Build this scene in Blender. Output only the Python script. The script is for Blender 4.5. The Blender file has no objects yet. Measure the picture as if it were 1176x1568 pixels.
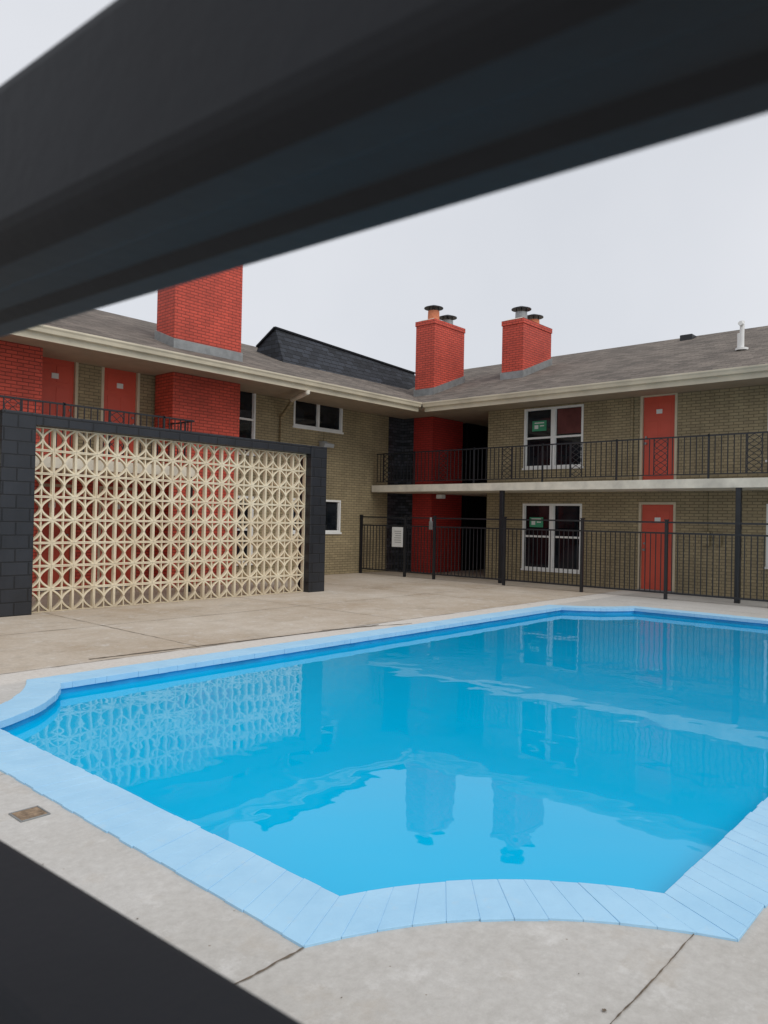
import bpy, bmesh, math, random
from mathutils import Vector, Matrix
random.seed(7)
scene = bpy.context.scene

# ------------------------------------------------------------------ helpers
class MB:
    def __init__(s): s.v=[]; s.f=[]
    def hexa(s,p):
        n=len(s.v); s.v+= [tuple(q) for q in p]
        for f in ((0,3,2,1),(4,5,6,7),(0,1,5,4),(1,2,6,5),(2,3,7,6),(3,0,4,7)):
            s.f.append(tuple(n+i for i in f))
    def box(s,x0,x1,y0,y1,z0,z1):
        x0,x1=min(x0,x1),max(x0,x1); y0,y1=min(y0,y1),max(y0,y1); z0,z1=min(z0,z1),max(z0,z1)
        s.hexa([(x0,y0,z0),(x1,y0,z0),(x1,y1,z0),(x0,y1,z0),(x0,y0,z1),(x1,y0,z1),(x1,y1,z1),(x0,y1,z1)])
    def bar(s,p0,p1,w,d=None,ref=(0,0,1),w1=None):
        p0=Vector(p0);p1=Vector(p1); d=d or w; w1=w if w1 is None else w1
        t=(p1-p0).normalized(); r=Vector(ref)
        if abs(t.dot(r))>0.95: r=Vector((1,0,0))
        a=t.cross(r).normalized(); b=a.cross(t).normalized()
        a*=d/2; c=b*(w1/2); b=b*(w/2)
        s.hexa([p0-a-b,p0+a-b,p0+a+b,p0-a+b,p1-a-c,p1+a-c,p1+a+c,p1-a+c])
    def cyl(s,p0,p1,r0,r1=None,n=16):
        r1=r0 if r1 is None else r1
        p0=Vector(p0);p1=Vector(p1);t=(p1-p0).normalized()
        r=Vector((0,0,1)) if abs(t.z)<.9 else Vector((1,0,0))
        a=t.cross(r).normalized(); b=t.cross(a).normalized()
        k=len(s.v)
        for (p,q) in ((p0,r0),(p1,r1)):
            for i in range(n):
                an=2*math.pi*i/n; s.v.append(tuple(p+a*q*math.cos(an)+b*q*math.sin(an)))
        for i in range(n):
            j=(i+1)%n; s.f.append((k+i,k+j,k+n+j,k+n+i))
        s.f.append(tuple(k+i for i in range(n))[::-1]); s.f.append(tuple(k+n+i for i in range(n)))
    def extrude(s,prof,fn,t0,t1):
        k=len(s.v); n=len(prof)
        for t in (t0,t1):
            for p in prof: s.v.append(tuple(fn(p[0],p[1],t)))
        for i in range(n):
            j=(i+1)%n; s.f.append((k+i,k+j,k+n+j,k+n+i))
        s.f.append(tuple(k+i for i in range(n))[::-1]); s.f.append(tuple(k+n+i for i in range(n)))
    def ribbon(s,pts,w,ya,yb):
        """curved bar in the x-z plane, thickness w, from y=ya to y=yb"""
        n=len(pts); k=len(s.v)
        for i,(x,z) in enumerate(pts):
            p=pts[max(i-1,0)]; q=pts[min(i+1,n-1)]
            d=Vector((q[0]-p[0],q[1]-p[1])).normalized(); nx,nz=-d.y*w/2,d.x*w/2
            s.v+=[(x-nx,ya,z-nz),(x+nx,ya,z+nz),(x+nx,yb,z+nz),(x-nx,yb,z-nz)]
        for i in range(n-1):
            a=k+i*4; b=a+4
            for q in range(4):
                r=(q+1)%4; s.f.append((a+q,a+r,b+r,b+q))
        s.f.append((k,k+1,k+2,k+3)); e=k+(n-1)*4; s.f.append((e+3,e+2,e+1,e))

def mk(name,mb,mat,parent=None,bevel=0,smooth=False):
    me=bpy.data.meshes.new(name); me.from_pydata(mb.v,[],mb.f); me.update()
    bm=bmesh.new(); bm.from_mesh(me); bmesh.ops.recalc_face_normals(bm,faces=bm.faces); bm.to_mesh(me); bm.free()
    o=bpy.data.objects.new(name,me); scene.collection.objects.link(o)
    me.materials.append(mat)
    if parent: o.parent=parent
    if bevel:
        m=o.modifiers.new("bevel",'BEVEL'); m.width=bevel; m.segments=2; m.limit_method='ANGLE'
    if smooth:
        for p in me.polygons: p.use_smooth=True
    return o
def empty(name,loc=(0,0,0)):
    e=bpy.data.objects.new(name,None); e.location=loc; scene.collection.objects.link(e); return e

# ------------------------------------------------------------------ materials
def newmat(name):
    m=bpy.data.materials.new(name); m.use_nodes=True; nt=m.node_tree
    return m,nt,nt.nodes["Principled BSDF"]
def N(nt,t,**kw):
    n=nt.nodes.new(t)
    for k,v in kw.items(): setattr(n,k,v)
    return n
def noise(nt,vec,scale,detail=4,rough=.6):
    n=N(nt,'ShaderNodeTexNoise'); n.inputs['Scale'].default_value=scale; n.inputs['Detail'].default_value=detail
    n.inputs['Roughness'].default_value=rough
    nt.links.new(vec,n.inputs['Vector']); return n.outputs['Fac']
def ramp(nt,fac,p0,c0,p1,c1):
    r=N(nt,'ShaderNodeValToRGB'); e=r.color_ramp.elements
    e[0].position=p0; e[0].color=(*c0,1) if len(c0)==3 else c0; e[1].position=p1; e[1].color=(*c1,1)
    nt.links.new(fac,r.inputs['Fac']); return r.outputs['Color']
def mixc(nt,a,b,fac,mode='MIX'):
    m=N(nt,'ShaderNodeMix',data_type='RGBA',blend_type=mode)
    for s,v in ((m.inputs[6],a),(m.inputs[7],b),(m.inputs[0],fac)):
        if isinstance(v,(int,float)): s.default_value=v
        elif isinstance(v,tuple): s.default_value=(*v,1)
        else: nt.links.new(v,s)
    return m.outputs[2]
def math_(nt,op,a,b=0.0,clamp=False):
    m=N(nt,'ShaderNodeMath',operation=op); m.use_clamp=clamp
    for s,v in ((m.inputs[0],a),(m.inputs[1],b)):
        if isinstance(v,(int,float)): s.default_value=v
        else: nt.links.new(v,s)
    return m.outputs[0]
def bump(nt,h,strength,dist,bsdf,prev=None):
    b=N(nt,'ShaderNodeBump'); b.inputs['Strength'].default_value=strength; b.inputs['Distance'].default_value=dist
    nt.links.new(h,b.inputs['Height'])
    if prev: nt.links.new(prev,b.inputs['Normal'])
    nt.links.new(b.outputs[0],bsdf.inputs['Normal']); return b.outputs[0]

def plain(name,col,rough=.5,var=.15,metal=0,scale=3.0,bmp=.1,spec=.5):
    m,nt,b=newmat(name); g=N(nt,'ShaderNodeNewGeometry').outputs['Position']
    n=noise(nt,g,scale,5)
    d=tuple(c*(1-var) for c in col); l=tuple(min(1,c*(1+var)) for c in col)
    nt.links.new(ramp(nt,n,.3,d,.7,l),b.inputs['Base Color'])
    b.inputs['Roughness'].default_value=rough; b.inputs['Metallic'].default_value=metal
    b.inputs['Specular IOR Level'].default_value=spec
    n2=noise(nt,g,scale*15,3); bump(nt,n2,bmp,.004,b)
    return m

def brick(name,col,bw=.205,bh=.0675,ms=.007,u='xy',mort=.72,rough=.65,contrast=.10,bd=.006,stain=.25,vs=1.0,streak=0):
    m,nt,b=newmat(name); g=N(nt,'ShaderNodeNewGeometry').outputs['Position']
    s=N(nt,'ShaderNodeSeparateXYZ'); nt.links.new(g,s.inputs[0])
    U={'xy':lambda: math_(nt,'ADD',s.outputs[0],s.outputs[1]),'x':lambda:s.outputs[0],'y':lambda:s.outputs[1]}[u]()
    V=math_(nt,'MULTIPLY',s.outputs[2],vs)
    c=N(nt,'ShaderNodeCombineXYZ'); nt.links.new(U,c.inputs[0]); nt.links.new(V,c.inputs[1])
    t=N(nt,'ShaderNodeTexBrick'); nt.links.new(c.outputs[0],t.inputs['Vector'])
    t.inputs['Scale'].default_value=1; t.inputs['Brick Width'].default_value=bw; t.inputs['Row Height'].default_value=bh
    t.inputs['Mortar Size'].default_value=ms; t.inputs['Mortar Smooth'].default_value=.35; t.inputs['Bias'].default_value=0
    t.inputs['Color1'].default_value=(*[x*(1+contrast) for x in col],1)
    t.inputs['Color2'].default_value=(*[x*(1-contrast) for x in col],1)
    t.inputs['Mortar'].default_value=(*[x*mort for x in col],1)
    n=noise(nt,g,.9,6,.65)
    st=ramp(nt,n,.3,(1-stain,)*3,.7,(1+stain*.35,)*3)
    cc=mixc(nt,t.outputs['Color'],st,1.0,'MULTIPLY')
    if streak:
        c2=N(nt,'ShaderNodeCombineXYZ'); nt.links.new(math_(nt,'MULTIPLY',U,3.0),c2.inputs[0]); nt.links.new(math_(nt,'MULTIPLY',V,.35),c2.inputs[1])
        k=noise(nt,c2.outputs[0],1.0,6,.7)
        cc=mixc(nt,cc,ramp(nt,k,.42,(1,1,1),.7,(1-streak,)*3),1.0,'MULTIPLY')
    nt.links.new(cc,b.inputs['Base Color'])
    b.inputs['Roughness'].default_value=rough
    h=math_(nt,'SUBTRACT',1.0,t.outputs['Fac'])
    p=bump(nt,h,.9,bd,b)
    bump(nt,noise(nt,g,60,3),.25,.004,b,p)
    return m

M={}
M['taupe']=brick('taupe_painted_brick',(.385,.310,.180),mort=.52,ms=.009,streak=.20)
M['red']=brick('red_painted_brick',(.64,.085,.050),mort=.45,ms=.009,streak=.15)
M['redshade']=brick('shaded_red_brick',(.50,.036,.028),mort=.5,ms=.009)  # shaded copy of the red brick, the shade is put into its colour
M['blackb']=brick('black_painted_brick',(.060,.065,.078),mort=.12,rough=.28,ms=.012,bd=.02,bh=.09,contrast=.6)
M['blackblock']=brick('black_painted_block',(.024,.027,.034),bw=.4,bh=.2,ms=.012,mort=.35,rough=.36,streak=.3)
M['roofL']=brick('shingles_l',(.185,.155,.130),bw=.3,bh=.05,ms=.007,u='x',mort=.45,contrast=.32,rough=.95,bd=.006,stain=.3)
M['roofR']=brick('shingles_r',(.185,.155,.130),bw=.3,bh=.05,ms=.007,u='y',mort=.45,contrast=.32,rough=.95,bd=.006,stain=.3)
M['blackroof']=brick('black_shingles',(.034,.040,.052),bw=.3,bh=.12,ms=.010,mort=.3,contrast=.45,rough=.8,bd=.015,stain=.4)
M['cream']=plain('cream_paint',(.58,.50,.36),.5,.10)
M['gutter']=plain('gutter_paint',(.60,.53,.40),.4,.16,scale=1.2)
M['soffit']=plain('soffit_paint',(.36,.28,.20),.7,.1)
M['slab']=plain('slab_paint',(.70,.65,.54),.7,.22,scale=2)
M['white']=plain('white_vinyl',(.82,.82,.80),.35,.04)
M['black']=plain('black_metal_paint',(.014,.016,.020),.38,.25,scale=6)
M['rail']=plain('charcoal_metal_paint',(.0085,.0098,.0130),.6,.15,scale=9,bmp=.08,spec=.25)
M['door']=plain('red_door_paint',(.62,.085,.048),.45,.10,scale=1.5)
M['galv']=plain('galvanised_metal',(.28,.29,.29),.45,.2,metal=.4,scale=6)
M['clay']=plain('clay_flue',(.60,.20,.10),.8,.15,scale=8)
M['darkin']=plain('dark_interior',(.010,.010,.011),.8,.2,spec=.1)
M['paper']=plain('paper',(.75,.76,.74),.7,.03)
M['green']=plain('green_print',(.05,.32,.17),.6,.1)
M['rust']=plain('rusty_lid',(.24,.17,.11),.85,.5,scale=30)
M['crack']=plain('joint_dirt',(.14,.11,.08),.95,.4,scale=30)
M['lamp']=plain('lamp_housing',(.35,.36,.36),.4,.1)
M['reflect']=plain('pane_reflection',(.12,.035,.032),.9,.4,scale=2)

# glass
m,nt,b=newmat('window_glass'); g=N(nt,'ShaderNodeNewGeometry').outputs['Position']
nt.links.new(ramp(nt,noise(nt,g,1.3,2),.4,(.005,.007,.010),.7,(.022,.026,.032)),b.inputs['Base Color'])
b.inputs['Roughness'].default_value=.04; b.inputs['IOR'].default_value=1.45
bump(nt,noise(nt,g,1.5,2),.1,.02,b); M['glass']=m

# breeze block
m,nt,b=newmat('breeze_block_paint'); g=N(nt,'ShaderNodeNewGeometry').outputs['Position']
s=N(nt,'ShaderNodeSeparateXYZ'); nt.links.new(g,s.inputs[0])
c=ramp(nt,noise(nt,g,2.2,6),.3,(.70,.59,.42),.7,(.84,.76,.58))
c=mixc(nt,c,(.46,.36,.24),ramp(nt,noise(nt,g,9,5,.7),.58,(0,0,0),.8,(.7,.7,.7)))
dirt=math_(nt,'MULTIPLY',math_(nt,'SUBTRACT',.45,math_(nt,'ADD',s.outputs[2],math_(nt,'MULTIPLY',noise(nt,g,5,4),.3))),2.0,True)
c=mixc(nt,c,(.42,.34,.23),dirt)
nt.links.new(c,b.inputs['Base Color']); b.inputs['Roughness'].default_value=.85
bump(nt,noise(nt,g,90,3),.3,.004,b); M['breeze']=m

# concrete deck
m,nt,b=newmat('concrete'); g=N(nt,'ShaderNodeNewGeometry').outputs['Position']
s=N(nt,'ShaderNodeSeparateXYZ'); nt.links.new(g,s.inputs[0])
base=ramp(nt,noise(nt,g,.8,8,.65),.3,(.45,.43,.395),.7,(.57,.555,.53))
tan=ramp(nt,noise(nt,g,.5,8,.72),.34,(.41,.325,.235),.64,(.57,.505,.425))
tan=mixc(nt,tan,(.30,.25,.19),ramp(nt,noise(nt,g,.9,8,.75),.54,(0,0,0),.72,(.6,.6,.6)))
wob=math_(nt,'MULTIPLY',math_(nt,'SUBTRACT',noise(nt,g,1.2,6,.7),.5),.14)
yb=math_(nt,'ADD',s.outputs[1],wob)
fac=math_(nt,'MULTIPLY',math_(nt,'SUBTRACT',yb,7.44),14.0,True)
strip=math_(nt,'MULTIPLY',math_(nt,'SUBTRACT',yb,6.95),10.0,True)
base=mixc(nt,base,(.66,.62,.57),math_(nt,'MULTIPLY',strip,.8))
col=mixc(nt,base,tan,fac)
fine=ramp(nt,noise(nt,g,22,6,.75),.3,(.85,.84,.83),.7,(1.07,1.07,1.07))
col=mixc(nt,col,fine,1.0,'MULTIPLY')
mot=ramp(nt,noise(nt,g,3.2,6,.72),.54,(0,0,0),.74,(.45,.45,.45))
col=mixc(nt,col,(.37,.31,.235),mot)
lt=ramp(nt,noise(nt,g,4.6,7,.75),.55,(0,0,0),.70,(.6,.6,.6))
col=mixc(nt,col,(.66,.645,.62),lt)
vo=N(nt,'ShaderNodeTexVoronoi'); vo.inputs['Scale'].default_value=7.0
nt.links.new(g,vo.inputs['Vector'])
sp=math_(nt,'LESS_THAN',vo.outputs['Distance'],.035)
col=mixc(nt,col,(.20,.15,.10),math_(nt,'MULTIPLY',sp,.6))
nt.links.new(col,b.inputs['Base Color']); b.inputs['Roughness'].default_value=.9
p=bump(nt,noise(nt,g,120,4),.45,.003,b); bump(nt,noise(nt,g,6,5),.3,.01,b,p); M['conc']=m

# coping paint
m,nt,b=newmat('pale_blue_pool_paint'); g=N(nt,'ShaderNodeNewGeometry').outputs['Position']
c=ramp(nt,noise(nt,g,3,5),.3,(.33,.585,.80),.7,(.40,.66,.86))
c=mixc(nt,c,(.50,.62,.70),ramp(nt,noise(nt,g,11,6,.75),.58,(0,0,0),.8,(.6,.6,.6)))
c=mixc(nt,c,(.22,.42,.62),ramp(nt,noise(nt,g,26,6,.8),.62,(0,0,0),.78,(.5,.5,.5)))
nt.links.new(c,b.inputs['Base Color']); b.inputs['Roughness'].default_value=.6
p=bump(nt,noise(nt,g,50,4),.4,.004,b); bump(nt,noise(nt,g,9,3),.3,.01,b,p); M['coping']=m
M['basin']=plain('pool_wall_paint',(.03,.38,.70),.5,.15,scale=2)

# water (opaque; view-angle and depth darkening painted into the colour towards the far end)
m,nt,b=newmat('pool_water'); g=N(nt,'ShaderNodeNewGeometry').outputs['Position']
s=N(nt,'ShaderNodeSeparateXYZ'); nt.links.new(g,s.inputs[0])
fade=math_(nt,'ADD',math_(nt,'MULTIPLY',math_(nt,'SUBTRACT',s.outputs[0],2.6),.10),math_(nt,'MULTIPLY',math_(nt,'SUBTRACT',noise(nt,g,.5,2),.5),.3))
c=ramp(nt,fade,0,(.0,.465,.79),.8,(.0,.31,.58))
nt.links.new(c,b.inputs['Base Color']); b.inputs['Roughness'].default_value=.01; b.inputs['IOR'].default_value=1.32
n1=noise(nt,g,1.5,2,.5); n2=noise(nt,g,6.0,2,.5)
p=bump(nt,n1,.15,.03,b); bump(nt,n2,.04,.006,b,p); M['water']=m

# ------------------------------------------------------------------ pool geometry
a0,a1,b0,b1=2.2,13.4,1.2,6.68
def loop(off,cj,bulge,counts):
    A0,A1,B0,B1=a0-off,a1+off,b0-off,b1+off
    cs=[((A0,b0+cj),(a0+cj,B0),(1,1)),((a1-cj,B0),(A1,b0+cj),(-1,1)),((A1,b1-cj),(a1-cj,B1),(-1,-1)),((a0+cj,B1),(A0,b1-cj),(1,-1))]
    pts=[]
    for k,(p,q,d) in enumerate(cs):
        p=Vector(p);q=Vector(q);mid=(p+q)/2+Vector(d).normalized()*2*bulge
        n=counts[0]
        for i in range(n):
            t=i/n; pts.append(p*(1-t)**2+mid*2*t*(1-t)+q*t*t)
        nx=Vector(cs[(k+1)%4][0]); m_=counts[1] if k%2==0 else counts[2]
        for i in range(m_): pts.append(q.lerp(nx,i/m_))
    return pts
cnt=(12,84,33)
inner=loop(0,.96,.13,cnt); outer=loop(.34,.80,.17,cnt)
mid=[a.lerp(b_,.45) for a,b_ in zip(inner,outer)]
back=[a.lerp(b_,.10) for a,b_ in zip(inner,outer)]

bm=bmesh.new()
def ring(pts,z): 
    vs=[bm.verts.new((p[0],p[1],z)) for p in pts]
    return [bm.edges.new((vs[i],vs[(i+1)%len(vs)])) for i in range(len(vs))]
S=400
es=ring([(-S,-S),(S,-S),(S,S),(-S,S)],0)+ring(mid,0)
bmesh.ops.triangle_fill(bm,use_beauty=True,use_dissolve=False,edges=es)
bmesh.ops.recalc_face_normals(bm,faces=bm.faces)
for f in bm.faces:
    if f.normal.z<0: f.normal_flip()
me=bpy.data.meshes.new('ground'); bm.to_mesh(me); bm.free()
ground=bpy.data.objects.new('concrete_ground',me); scene.collection.objects.link(ground); me.materials.append(M['conc'])

pool=empty('swimming_pool')
mb=MB()
n=len(inner)
for i in range(n):
    j=(i+1)%n
    I0,I1,O0,O1=inner[i],inner[j],outer[i],outer[j]
    L=(I1-I0).length; e=min(.03,.0008/max(L,.02))
    zt=.011+random.uniform(-.0012,.0012)
    q=[I0.lerp(I1,e),I0.lerp(I1,1-e),O0.lerp(O1,1-e),O0.lerp(O1,e)]
    ji=random.uniform(-.004,.004); jo=random.uniform(-.005,.005)
    di=(q[0]-q[3]).normalized(); q[0]=q[0]+di*ji; q[1]=q[1]+di*ji; q[2]=q[2]-di*jo; q[3]=q[3]-di*jo
    mb.hexa([(*p,-.045) for p in q]+[(*p,zt) for p in q])
mk('coping_bricks',mb,M['coping'],pool,bevel=.002)
mb=MB()
for i in range(n):
    j=(i+1)%n
    f=lambda a,b_,t:a.lerp(b_,t)
    q=[f(inner[i],outer[i],.02),f(inner[j],outer[j],.02),f(inner[j],outer[j],.98),f(inner[i],outer[i],.98)]
    k=len(mb.v); mb.v+=[(*p,.0078) for p in q]; mb.f.append((k,k+1,k+2,k+3))
mk('coping_bed',mb,M['coping'],pool)
mb=MB()
for i in range(n):
    j=(i+1)%n; k=len(mb.v)
    mb.v+=[(*back[i],-.04),(*back[j],-.04),(*back[j],-1.6),(*back[i],-1.6)]; mb.f.append((k,k+1,k+2,k+3))
mk('basin_wall',mb,M['basin'],pool)
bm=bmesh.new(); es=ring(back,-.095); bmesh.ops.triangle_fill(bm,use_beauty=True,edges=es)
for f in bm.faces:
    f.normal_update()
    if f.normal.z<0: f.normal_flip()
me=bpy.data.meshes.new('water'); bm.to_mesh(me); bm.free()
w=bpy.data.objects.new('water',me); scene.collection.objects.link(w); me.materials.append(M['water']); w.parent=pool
mb=MB(); mb.box(a0,a1,b0,b1,-1.7,-1.6); mk('basin_floor',mb,M['basin'],pool)

def crack(mb,p,q,w,seg=30,j=.01):
    p=Vector(p);q=Vector(q);d=(q-p).normalized();nn=Vector((-d.y,d.x)); prev=None; off=0
    for i in range(seg+1):
        off=off*.7+random.uniform(-j,j); c=p.lerp(q,i/seg)+nn*off; ww=w*random.uniform(.35,1.2)
        cur=(c-nn*ww/2,c+nn*ww/2)
        if prev:
            k=len(mb.v); mb.v+=[(*prev[0],.004),(*cur[0],.004),(*cur[1],.004),(*prev[1],.004)]; mb.f.append((k,k+1,k+2,k+3))
        prev=cur
mb=MB()
crack(mb,(1.86,2.0),(-1,2.03),.011,140,.0025)
crack(mb,(2.96,1.0),(-1,1.02),.006,160,.002)
crack(mb,(3.9,7.62),(8.2,7.36),.05,60,.006); crack(mb,(7.2,7.50),(8.7,7.14),.035,20,.006)
crack(mb,(-4,7.46),(16,7.46),.014,160,.004)
crack(mb,(5.2,7.5),(5.2,11.6),.012,40,.006); crack(mb,(8.9,7.5),(8.9,14.8),.012,50,.006)
crack(mb,(12.4,7.3),(12.4,14.8),.012,50,.006); crack(mb,(0,9.8),(15.6,9.8),.014,100,.006)
crack(mb,(-2,4.6),(1.86,4.6),.006,60,.003)
crack(mb,(14.4,-6),(14.4,14.6),.012,90,.006); crack(mb,(13.8,2.5),(15.6,2.5),.01,20,.004)
crack(mb,(3.4,10.9),(7.7,9.6),.006,40,.03)
mk('expansion_joints',mb,M['crack'],ground)
mb=MB()
for (x,y,r) in ((1.42,2.22,.013),(1.66,1.37,.012),(2.25,.82,.012),(2.28,1.05,.010),(1.55,2.6,.005),(1.75,1.7,.004),(1.2,2.4,.005),(1.5,3.3,.006),(2.4,1.2,.004)):
    k=len(mb.v); nn=14
    for i in range(nn):
        an=2*math.pi*i/nn; rr=r*random.uniform(.5,1.25); mb.v.append((x+rr*math.cos(an),y+rr*math.sin(an)*.7,.005))
    mb.f.append(tuple(range(k,k+nn)))
mk('anchor_pits',mb,M['crack'],ground)
mb=MB(); mb.box(1.635,1.765,3.84,3.97,-.02,.006); mk('skimmer_lid',mb,M['rust'],pool,bevel=.003)
mb=MB()
for (x0,x1,y0,y1) in ((1.625,1.634,3.83,3.98),(1.766,1.775,3.83,3.98),(1.634,1.766,3.83,3.839),(1.634,1.766,3.971,3.98)): mb.box(x0,x1,y0,y1,-.02,.007)
mk('skimmer_lid_ring',mb,M['galv'],pool,bevel=.002)

# ------------------------------------------------------------------ buildings
AW,BW=17.4,14.8
def Lm(u,o,z): return (u,BW-o,z)
def Lskin(u,o,z): return (u,BW-.012-o,z)
def Rm(u,o,z): return (AW-o,u,z)
def mbox(mb,F,u0,u1,o0,o1,z0,z1):
    p=F(u0,o0,z0); q=F(u1,o1,z1); mb.box(p[0],q[0],p[1],q[1],p[2],q[2])
def wall(mb,F,u0,u1,z0,z1,ops,th=.22):
    us=sorted(set([u0,u1]+[x for o in ops for x in o[:2] if u0<x<u1])); zs=sorted(set([z0,z1]+[x for o in ops for x in o[2:] if z0<x<z1]))
    for i in range(len(us)-1):
        for j in range(len(zs)-1):
            cu=(us[i]+us[i+1])/2; cz=(zs[j]+zs[j+1])/2
            hole=any(o[0]<cu<o[1] and o[2]<cz<o[3] for o in ops)
            if not hole: mbox(mb,F,us[i],us[i+1],0,-th,zs[j],zs[j+1])
def window(fr,gl,F,u0,u1,z0,z1,hrail=True,cas=True):
    t=.055
    mbox(fr,F,u0,u1,.018,-.09,z0,z0+t); mbox(fr,F,u0,u1,.018,-.09,z1-t,z1)
    mbox(fr,F,u0,u0+t,.016,-.09,z0+t,z1-t); mbox(fr,F,u1-t,u1,.016,-.09,z0+t,z1-t)
    if cas:
        c=(u0+u1)/2; w_=.06 if hrail else .03
        mbox(fr,F,c-w_,c+w_,.012,-.09,z0+t,z1-t)
        spans=((u0+t,c-w_),(c+w_,u1-t))
    else: spans=((u0+t,u1-t),)
    for (p,q) in spans:
        if hrail:
            zm=(z0+z1)/2; mbox(fr,F,p,q,.004,-.09,zm-.025,zm+.025)
        mbox(fr,F,p,p+.018,-.02,-.09,z0+t,z1-t); mbox(fr,F,q-.018,q,-.02,-.09,z0+t,z1-t)
    mbox(gl,F,u0+.02,u1-.02,-.05,-.07,z0+.02,z1-.02)
    mbox(fr,F,u0-.03,u1+.03,.04,.0,z0-.05,z0-.001)
def door(dr,fr,hw,pl,F,u0,u1,z0,z1,knob=1):
    t=.06
    mbox(fr,F,u0,u0+t,.02,-.12,z0,z1); mbox(fr,F,u1-t,u1,.02,-.12,z0,z1); mbox(fr,F,u0+t,u1-t,.018,-.12,z1-t,z1)
    d0,d1=u0+t,u1-t; mbox(dr,F,d0,d1,-.05,-.09,z0+.02,z1-t)
    w_=d1-d0; H=z1-t-z0
    for (fa,fb) in ((.14,.46),(.54,.86)):
        for (za,zb) in ((.08,.40),(.47,.72),(.77,.93)):
            mbox(dr,F,d0+w_*fa,d0+w_*fb,-.040,-.05,z0+H*za,z0+H*zb)
    mbox(pl,F,(d0+d1)/2-.07,(d0+d1)/2+.07,-.028,-.039,z0+H*.80,z0+H*.85)
    k=d0+.07 if knob<0 else d1-.07
    hw.cyl(F(k,-.05,z0+.95),F(k,.02,z0+.95),.028); hw.cyl(F(k,-.05,z0+1.1),F(k,-.02,z0+1.1),.025)
    mbox(hw,F,u0,u1,.05,-.1,z0,z0+.02)

def railing(mb,F,u0,u1,o,zb,zt,mod=1.95,phase=0.0):
    mbox(mb,F,u0,u1,o-.018,o+.018,zt-.016,zt+.014); mbox(mb,F,u0,u1,o-.012,o+.012,zb+.09,zb+.11)
    def orn(c,hw):
        z0,z1=zb+.11,zt-.016
        for s in (-1,1): mbox(mb,F,c+s*hw-.009,c+s*hw+.009,o-.009,o+.009,z0,z1)
        k=3; h=(z1-z0)/k
        for i in range(k):
            za=z0+h*i; zc=za+h
            segs=8
            for s in (-1,1):
                pr=None
                for q in range(segs+1):
                    t=q/segs; uu=c+s*hw*.92*math.sin(math.pi*t); p=F(uu,o,za+h*t)
                    if pr: mb.bar(pr,p,.012,.012)
                    pr=p
            mb.bar(F(c-hw,o,za+h*.05),F(c+hw,o,zc-h*.05),.010); mb.bar(F(c+hw,o,za+h*.05),F(c-hw,o,zc-h*.05),.010)
    x=u0
    while x<u1-.02:
        x+=.125
        c=x
        if c>u1-.02: break
        mm=int((c-u0+phase)/mod); loc=(c-u0+phase)-mm*mod
        if abs(loc-1.0)<.15:
            if abs(loc-1.0)<=.0626: orn(c,.15)
            continue
        if loc<.0626 or loc>mod-.0626: mbox(mb,F,c-.018,c+.018,o-.018,o+.018,zb,zt+.03)
        else: mbox(mb,F,c-.008,c+.008,o-.008,o+.008,zb+.10,zt)

def chimney(parent,mat,x0,x1,y0,y1,zt,roof,flues):
    mb=MB(); mb.box(x0,x1,y0,y1,0,zt-.14); mb.box(x0-.02,x1+.02,y0-.02,y1+.02,zt-.14,zt); mk('chimney_stack',mb,mat,parent)
    mb=MB(); e=.03
    P=[(x0-e,y0-e),(x1+e,y0-e),(x1+e,y1+e),(x0-e,y1+e)]
    mb.hexa([(p[0],p[1],roof(*p)-.15) for p in P]+[(p[0],p[1],roof(*p)+.20) for p in P]); mk('chimney_flashing',mb,M['galv'],parent)
    mb=MB(); mb.hexa([(x0+.0,y0+.0,zt),(x1,y0,zt),(x1,y1,zt),(x0,y1,zt),(x0+.12,y0+.12,zt+.06),(x1-.12,y0+.12,zt+.06),(x1-.12,y1-.12,zt+.06),(x0+.12,y1-.12,zt+.06)])
    mk('mortar_crown',mb,M['slab'],parent)
    c1=MB();c2=MB();c3=MB()
    for (fx,fy,h,clay) in flues:
        (c1 if clay else c2).cyl((fx,fy,zt+.04),(fx,fy,zt+h),.18,.17,20)
        for k in range(4):
            an=k*math.pi/2+.5; c3.bar((fx+.14*math.cos(an),fy+.14*math.sin(an),zt+h-.02),(fx+.14*math.cos(an),fy+.14*math.sin(an),zt+h+.09),.018)
        c3.cyl((fx,fy,zt+h+.08),(fx,fy,zt+h+.10),.29,.29,20); c3.cyl((fx,fy,zt+h+.10),(fx,fy,zt+h+.18),.29,.06,20)
    if c1.v: mk('clay_flue',c1,M['clay'],parent)
    if c2.v: mk('steel_flue',c2,M['galv'],parent)
    mk('flue_caps',c3,M['black'],parent)

SL=.38
roofR=lambda x,y:4.72+SL*(x-16.0)
roofL=lambda x,y:4.72+SL*(y-12.95)
gut=[(-.03,4.74),(.12,4.74),(.12,4.71),(.10,4.68),(.085,4.62),(.0,4.61),(0,4.50),(-.03,4.50)]

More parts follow.
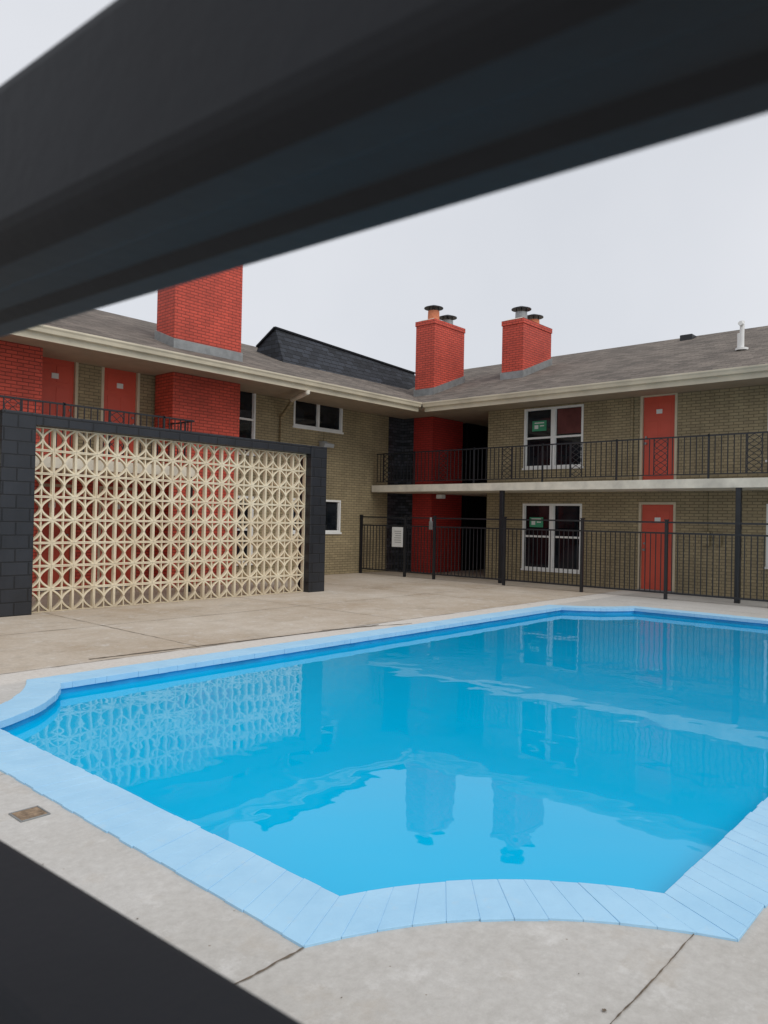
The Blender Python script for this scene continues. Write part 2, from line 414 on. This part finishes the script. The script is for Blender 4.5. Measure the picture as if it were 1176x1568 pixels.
# ---- left wing
LB=empty('apartment_building')
opsL=[(13.0,14.8,3.94,4.78),(13.0,14.8,1.16,2.05),(10.85,11.75,3.1,4.78),(10.85,11.75,.4,2.05),
      (6.30,7.20,2.52,4.70),(7.70,8.58,2.52,4.70),(6.30,7.20,.0,2.12),(7.70,8.58,0,2.12),(1.0,2.8,3.1,4.78),(1.0,2.8,.4,2.05)]
mb=MB(); wall(mb,Lm,-8,16.76,0,4.9,opsL); mb.box(-8,-7.8,BW+.22,23,0,4.9); mk('walls',mb,M['taupe'],LB)
mb=MB(); wall(mb,Lskin,6.14,10.8,0,2.32,[(6.30,7.20,0,2.12),(7.70,8.58,0,2.12)],.01); mk('red_lower_wall',mb,M['red'],LB)
mb=MB(); mb.box(16.76,17.4,14.77,15.2,0,4.66); mb.box(17.382,19.2,14.345,15.2,0,4.66); mk('corner_pier',mb,M['blackb'],LB)
fr=MB();gl=MB();dr=MB();df=MB();hw=MB();pl=MB()
window(fr,gl,Lm,13.0,14.8,3.94,4.78,False); window(fr,gl,Lm,13.0,14.8,1.16,2.05,False)
window(fr,gl,Lm,10.85,11.75,3.1,4.78,True,False); window(fr,gl,Lm,10.85,11.75,.4,2.05,True,False)
window(fr,gl,Lm,1.0,2.8,3.1,4.78); window(fr,gl,Lm,1.0,2.8,.4,2.05)
for (u0,u1) in ((6.30,7.20),(7.70,8.58)):
    door(dr,df,hw,pl,Lm,u0,u1,2.52,4.70); door(dr,df,hw,pl,Lm,u0,u1,0,2.12)
mk('window_frames',fr,M['white'],LB,bevel=.004); mk('window_glass',gl,M['glass'],LB); mk('doors',dr,M['door'],LB,bevel=.006)
mk('door_frames',df,M['cream'],LB,bevel=.004); mk('door_hardware',hw,M['galv'],LB); mk('door_plates',pl,M['paper'],LB)
mb=MB(); R=18.4; zr=4.72+SL*(R-12.95)
mb.extrude([(12.90,4.70),(R,zr),(23.9,4.70),(23.9,4.66),(12.90,4.66)],lambda p,z,t:(t,p,z),-8.5,22); mk('roof',mb,M['roofL'],LB)
mb=MB(); mb.extrude(gut,lambda o,z,t:(t,12.95-o,z),-8.5,15.88); mk('gutter',mb,M['gutter'],LB)
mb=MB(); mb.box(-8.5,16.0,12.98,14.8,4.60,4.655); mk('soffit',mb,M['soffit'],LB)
mb=MB(); mb.box(-8,8.85,13.0,14.78,2.33,2.52); mk('balcony_slab',mb,M['slab'],LB)
mb=MB(); railing(mb,Lm,-7,8.82,1.72,2.52,3.47,phase=.5)
for x in (-4,1.0,3.9,8.75): mb.box(x-.05,x+.05,13.04,13.14,0,2.33)
for k in range(7): mb.box(8.80,8.815,13.15+k*.12,13.165+k*.12,2.6,3.46)
mb.box(8.79,8.82,13.06,14.0,3.45,3.48)
mk('balcony_railing',mb,M['black'],LB)
chimney(LB,M['red'],8.9,10.66,14.0,14.7,7.9,roofL,[(9.35,14.35,.35,True),(10.2,14.35,.2,False)])
chimney(LB,M['red'],4.35,6.13,14.0,14.7,7.9,roofL,[(4.8,14.35,.35,True),(5.6,14.35,.2,False)])
mb=MB(); mb.box(8.95,10.6,14.7,14.785,0,4.6); mb.box(4.4,6.1,14.7,14.785,0,4.6); mk('chimney_breast_returns',mb,M['redshade'],LB)
mb=MB(); mb.hexa([(13.5,15.75,5.6),(19.6,15.75,5.6),(19.6,17.4,5.6),(13.5,17.2,5.9),(13.5,16.20,6.80),(19.6,16.20,6.50),(19.6,16.9,6.2),(13.5,16.95,6.38)])
mk('raised_black_roof',mb,M['blackroof'],LB)
mb=MB(); mb.bar((13.47,16.19,6.82),(19.62,16.19,6.52),.05,.06); mb.bar((13.47,16.19,6.82),(13.47,16.97,6.39),.05,.06); mk('roof_edge_trim',mb,M['rail'],LB)
mb=MB(); mb.bar((12.55,14.74,.05),(12.55,14.74,4.15),.09,.07); mb.bar((12.2,13.9,4.45),(12.55,14.74,4.12),.08,.07); mk('downspout',mb,M['taupe'],LB)
mb=MB(); mb.cyl((11.75,12.88,4.5),(11.75,12.9,4.42),.05); mb.cyl((11.75,12.9,4.44),(12.2,13.95,4.43),.05); mk('downspout_elbow',mb,M['slab'],LB)
mb=MB(); mb.box(13.92,14.12,14.66,14.8,3.50,3.62)
mb.hexa([(13.84,14.50,3.44),(14.20,14.50,3.44),(14.20,14.68,3.47),(13.84,14.68,3.47),(13.84,14.47,3.54),(14.20,14.47,3.54),(14.20,14.68,3.60),(13.84,14.68,3.60)])
mk('security_light',mb,M['lamp'],LB,bevel=.01)
mb=MB(); mb.bar((13.95,14.785,3.56),(13.0,14.785,3.50),.02); mb.bar((14.1,14.785,3.6),(14.1,14.785,3.9),.02); mk('conduit',mb,M['taupe'],LB)
mb=MB(); mb.box(14.9,15.25,18.1,18.4,6.7,6.86); mb.box(12.4,12.8,18.0,18.35,6.65,6.8); mk('roof_vents',mb,M['galv'],LB,bevel=.02)

# ---- right wing
RB=empty('apartment_building')
opsR=[(8.83,10.54,.32,2.04),(8.83,10.54,2.98,4.55),(6.48,7.36,0,2.08),(6.48,7.36,2.52,4.63),(2.85,4.56,.7,2.04),(2.85,4.56,2.98,4.55),
      (-.6,.28,0,2.08),(-.6,.28,2.52,4.63),(-3.6,-1.9,.32,2.04),(-3.6,-1.9,2.98,4.55)]
mb=MB(); wall(mb,Rm,-14,11.69,0,4.9,opsR); mb.box(17.62,27,11.47,11.69,0,4.9); mb.box(17.62,27,-14,-13.8,0,4.9); mk('walls',mb,M['taupe'],RB)
fr=MB();gl=MB();dr=MB();df=MB();hw=MB();pl=MB()
for o in opsR:
    if o[1]-o[0]>1.2: window(fr,gl,Rm,*o)
    else: door(dr,df,hw,pl,Rm,*o,knob=1)
mk('window_frames',fr,M['white'],RB,bevel=.004); mk('window_glass',gl,M['glass'],RB); mk('doors',dr,M['door'],RB,bevel=.006)
mk('door_frames',df,M['cream'],RB,bevel=.004); mk('door_hardware',hw,M['galv'],RB); mk('door_plates',pl,M['paper'],RB)
mb=MB(); mb.box(17.438,17.444,9.95,10.35,1.42,1.68); mb.box(17.438,17.444,9.9,10.32,3.95,4.22); mk('window_notices',mb,M['green'],RB)
mb=MB()
for (y,z) in ((9.98,1.45),(9.94,3.98)):
    mb.box(17.432,17.437,y+.03,y+.31,z+.17,z+.20); mb.box(17.432,17.437,y+.20,y+.31,z+.03,z+.13); mb.box(17.432,17.437,y+.03,y+.15,z+.09,z+.12)
mk('notice_labels',mb,M['paper'],RB)
mb=MB(); mb.box(17.436,17.445,8.90,9.58,3.84,4.48); mk('pane_reflection',mb,M['reflect'],RB)  # reddish reflection painted as a sheet over the upper pane
mb=MB(); R=22.0; zr=4.72+SL*(R-16)
mb.extrude([(15.95,4.70),(R,zr),(28.05,4.70),(28.05,4.66),(15.95,4.66)],lambda p,z,t:(p,t,z),-14.5,23.5); mk('roof',mb,M['roofR'],RB)
mb=MB(); mb.extrude(gut,lambda o,z,t:(16.0-o,t,z),-14.5,12.83); mk('gutter',mb,M['gutter'],RB)
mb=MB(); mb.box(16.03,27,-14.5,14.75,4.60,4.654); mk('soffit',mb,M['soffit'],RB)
mb=MB(); mb.box(16.0,17.375,-14,14.74,2.33,2.52); mb.box(17.40,20.9,11.70,13.62,2.33,2.518); mk('balcony_slab',mb,M['slab'],RB)
mb=MB(); railing(mb,Rm,-13.8,14.6,1.35,2.52,3.42,phase=.35); mk('balcony_railing',mb,M['black'],RB)
mb=MB()
for y in (10.34,4.73,-.9,-6.5,-12): mb.box(16.02,16.12,y-.05,y+.05,0,2.33)
mk('balcony_posts',mb,M['black'],RB,bevel=.006)
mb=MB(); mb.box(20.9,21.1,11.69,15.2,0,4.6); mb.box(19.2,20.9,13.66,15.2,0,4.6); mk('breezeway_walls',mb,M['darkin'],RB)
chimney(RB,M['red'],17.4,18.9,13.64,14.34,7.49,roofR,[(17.8,14.0,.36,True),(18.5,14.0,.22,False)])
chimney(RB,M['red'],18.5,20.1,11.3,12.0,7.37,roofR,[(18.95,11.65,.30,False),(19.65,11.65,.22,True)])
mb=MB(); mb.box(17.388,18.9,13.628,13.64,0,4.6); mb.box(17.388,17.40,13.64,14.343,0,4.6); mk('chimney_shaded_skin',mb,M['redshade'],RB)  # darker skin on the chimney below the eave, shade painted in
mb=MB(); mb.cyl((18.4,5.4,5.5),(18.4,5.4,6.3),.05); mb.cyl((18.4,5.4,6.22),(18.25,5.4,6.22),.05); mb.cyl((18.5,5.5,5.6),(18.5,5.5,6.05),.035); mb.cyl((18.4,5.4,5.62),(18.4,5.4,5.67),.14)
mk('vent_pipe',mb,M['white'],RB)
mb=MB(); mb.box(21.4,21.8,7.6,7.95,6.75,6.94); mk('roof_vent',mb,M['black'],RB,bevel=.02)
mb=MB(); mb.box(17.30,17.4,5.70,5.86,1.10,1.42); mb.box(17.32,17.4,5.45,5.58,1.12,1.38); mb.bar((17.38,5.78,1.4),(17.38,5.78,2.3),.03); mk('electrical_boxes',mb,M['taupe'],RB,bevel=.006)
mb=MB(); mb.bar((17.37,7.55,2.55),(17.37,7.55,4.6),.07,.06); mk('downspout',mb,M['taupe'],RB)
mb=MB(); mb.box(17.05,17.25,13.0,13.2,2.17,2.29); mk('ceiling_lamp',mb,M['paper'],RB,bevel=.02)

# ------------------------------------------------------------------ breeze block screen
SW=empty('breeze_block_wall')
c0,c1,zt=4.97,10.62,2.87
NC,NR=16,8; du=(c1-c0)/NC; dz=zt/NR
mb=MB(); y0,y1=11.66,11.74
for i in range(NC):
    for j in range(NR):
        u=c0+i*du; z=j*dz; g=.002; t=.018; e=random.uniform(-.004,.004)
        ya,yb=y0+e,y1+e
        mb.box(u+g,u+t,ya,yb,z+g,z+dz-g); mb.box(u+du-t,u+du-g,ya,yb,z+g,z+dz-g)
        mb.box(u+t,u+du-t,ya,yb,z+g,z+t); mb.box(u+t,u+du-t,ya,yb,z+dz-t,z+dz-g)
        cx,cz=u+du/2,z+dz/2; hx,hz=du/2-.014,dz/2-.014
        # diagonal arms bowed outwards from a centre spindle: rounded, star/flower shaped openings
        for sx in (-1,1):
            for sz in (-1,1):
                pts=[]
                for q in range(7):
                    tt=q/6; pts.append((cx+sx*hx*(tt**1.45),cz+sz*hz*(tt**.85)))
                mb.ribbon(pts,.025,ya+.004+.0015*(sx+1),yb-.004-.0015*(sz+1))
        mb.box(cx-.010,cx+.010,ya+.012,yb-.012,z+t,z+dz-t)
mk('breeze_blocks',mb,M['breeze'],SW)
mb=MB(); mb.box(c0-.5,c0-.003,11.5,11.9,0,3.05); mb.box(c1+.003,c1+.45,11.5,11.9,0,3.05); mk('pillars',mb,M['blackblock'],SW,bevel=.01)
mb=MB(); mb.box(c0,c1,11.52,11.88,2.875,3.048); mk('cap_beam',mb,M['blackblock'],SW,bevel=.008)

# ------------------------------------------------------------------ pool fence (far)
PF=empty('pool_fence'); mb=MB(); A=15.6
posts=[14.74,13.1,12.1,9.95,7.9,6.0,4.0,2.0,0,-2,-4,-6,-8,-10]
for y in posts: mb.box(A-.03,A+.03,y-.03,y+.03,0,1.64); mb.box(A-.04,A+.04,y-.04,y+.04,1.64,1.665)
for p,q in zip(posts[:-1],posts[1:]):
    for z in (1.585,1.36,.12): mb.box(A-.016,A+.016,q+.03,p-.03,z,z+.035)
    nb=max(2,round((p-q)/.115))
    for k in range(1,nb): 
        y=q+(p-q)*k/nb; mb.box(A-.008,A+.008,y-.008,y+.008,.13,1.36)
mk('rails_and_pickets',mb,M['black'],PF)
mb=MB(); mb.box(A-.07,A-.03,12.14,12.24,1.30,1.52); mb.cyl((A-.05,12.19,1.5),(A-.05,12.19,1.62),.03); mk('gate_latch',mb,M['galv'],PF,bevel=.005)
SG=empty('pool_rules_sign'); mb=MB(); mb.box(A-.032,A-.024,13.16,13.55,.80,1.34); mk('sign_board',mb,M['paper'],SG,bevel=.003)
mb=MB()
for k in range(6): mb.box(A-.036,A-.0325,13.22,13.49-random.uniform(0,.08),1.22-k*.06,1.235-k*.06)
mk('sign_print',mb,M['galv'],SG)

# ------------------------------------------------------------------ near fence (the photo is taken between its two top rails)
NF=empty('metal_fence'); mb=MB()
def rail(zb,h=.050):
    pr=[(.093,zb+h-.004),(.093,zb+.008),(.0945,zb+.003),(.100,zb),(.110,zb),(.115,zb+.0025),(.126,zb+.0025),(.131,zb),(.142,zb),(.145,zb+.004),(.145,zb+h-.004),(.142,zb+h),(.097,zb+h)]
    mb.extrude(pr,lambda o,z,t:(o,t,z),-1.97,2.47)
for z in (1.6212,1.369,.12): rail(z)
for y in (-2.0,2.5): mb.box(.085,.155,y-.03,y+.03,0,1.70)
y=-1.88
while y<2.45:
    mb.box(.112,.127,y-.0075,y+.0075,.15,1.375); y+=.115
mk('rails_and_pickets',mb,M['rail'],NF,bevel=.003)
NF.rotation_euler=(0,0,.054)

# ------------------------------------------------------------------ world and sun (overcast)
wd=bpy.data.worlds.new("World"); scene.world=wd; wd.use_nodes=True; nt=wd.node_tree
bg=nt.nodes['Background']; bg.inputs['Strength'].default_value=.1
sk=N(nt,'ShaderNodeTexSky',sky_type='NISHITA'); sk.sun_disc=False
el=math.radians(48)
sk.sun_elevation=el
sd=Vector((math.cos(el)*-.12,math.cos(el)*-.993,math.sin(el)))
sk.sun_rotation=math.atan2(sd.x,sd.y)
tc=N(nt,'ShaderNodeTexCoord')
cl=noise(nt,tc.outputs['Generated'],1.8,4,.55)
cloud=ramp(nt,cl,.3,(.70,.725,.775),.75,(.82,.835,.875))
cl10=mixc(nt,cloud,(10.0,10.0,10.0),1.0,'MULTIPLY')
nt.links.new(mixc(nt,sk.outputs[0],cl10,.93),bg.inputs['Color'])
sun=bpy.data.lights.new('sun','SUN'); sun.energy=1.4; sun.angle=math.radians(45); sun.color=(1,.97,.92)
so=bpy.data.objects.new('sun',sun); scene.collection.objects.link(so)
so.rotation_euler=sd.to_track_quat('Z','Y').to_euler()

# ------------------------------------------------------------------ camera
cam=bpy.data.cameras.new('camera'); co=bpy.data.objects.new('camera',cam); scene.collection.objects.link(co)
fw=Vector((.747,.665,.00957)).normalized(); rt=fw.cross(Vector((0,0,1))).normalized(); up=rt.cross(fw)
th=.02; r2=rt*math.cos(th)+up*math.sin(th); u2=up*math.cos(th)-rt*math.sin(th)
Mx=Matrix((( r2.x,u2.x,-fw.x,0),(r2.y,u2.y,-fw.y,0),(r2.z,u2.z,-fw.z,1.55),(0,0,0,1)))
co.matrix_world=Mx
cam.sensor_fit='VERTICAL'; cam.sensor_height=36; cam.lens=26.4; cam.clip_start=.01; cam.clip_end=2000
cam.dof.use_dof=True; cam.dof.focus_distance=14; cam.dof.aperture_fstop=18
scene.camera=co
scene.view_settings.view_transform='Standard'; scene.view_settings.look='None'; scene.view_settings.exposure=0
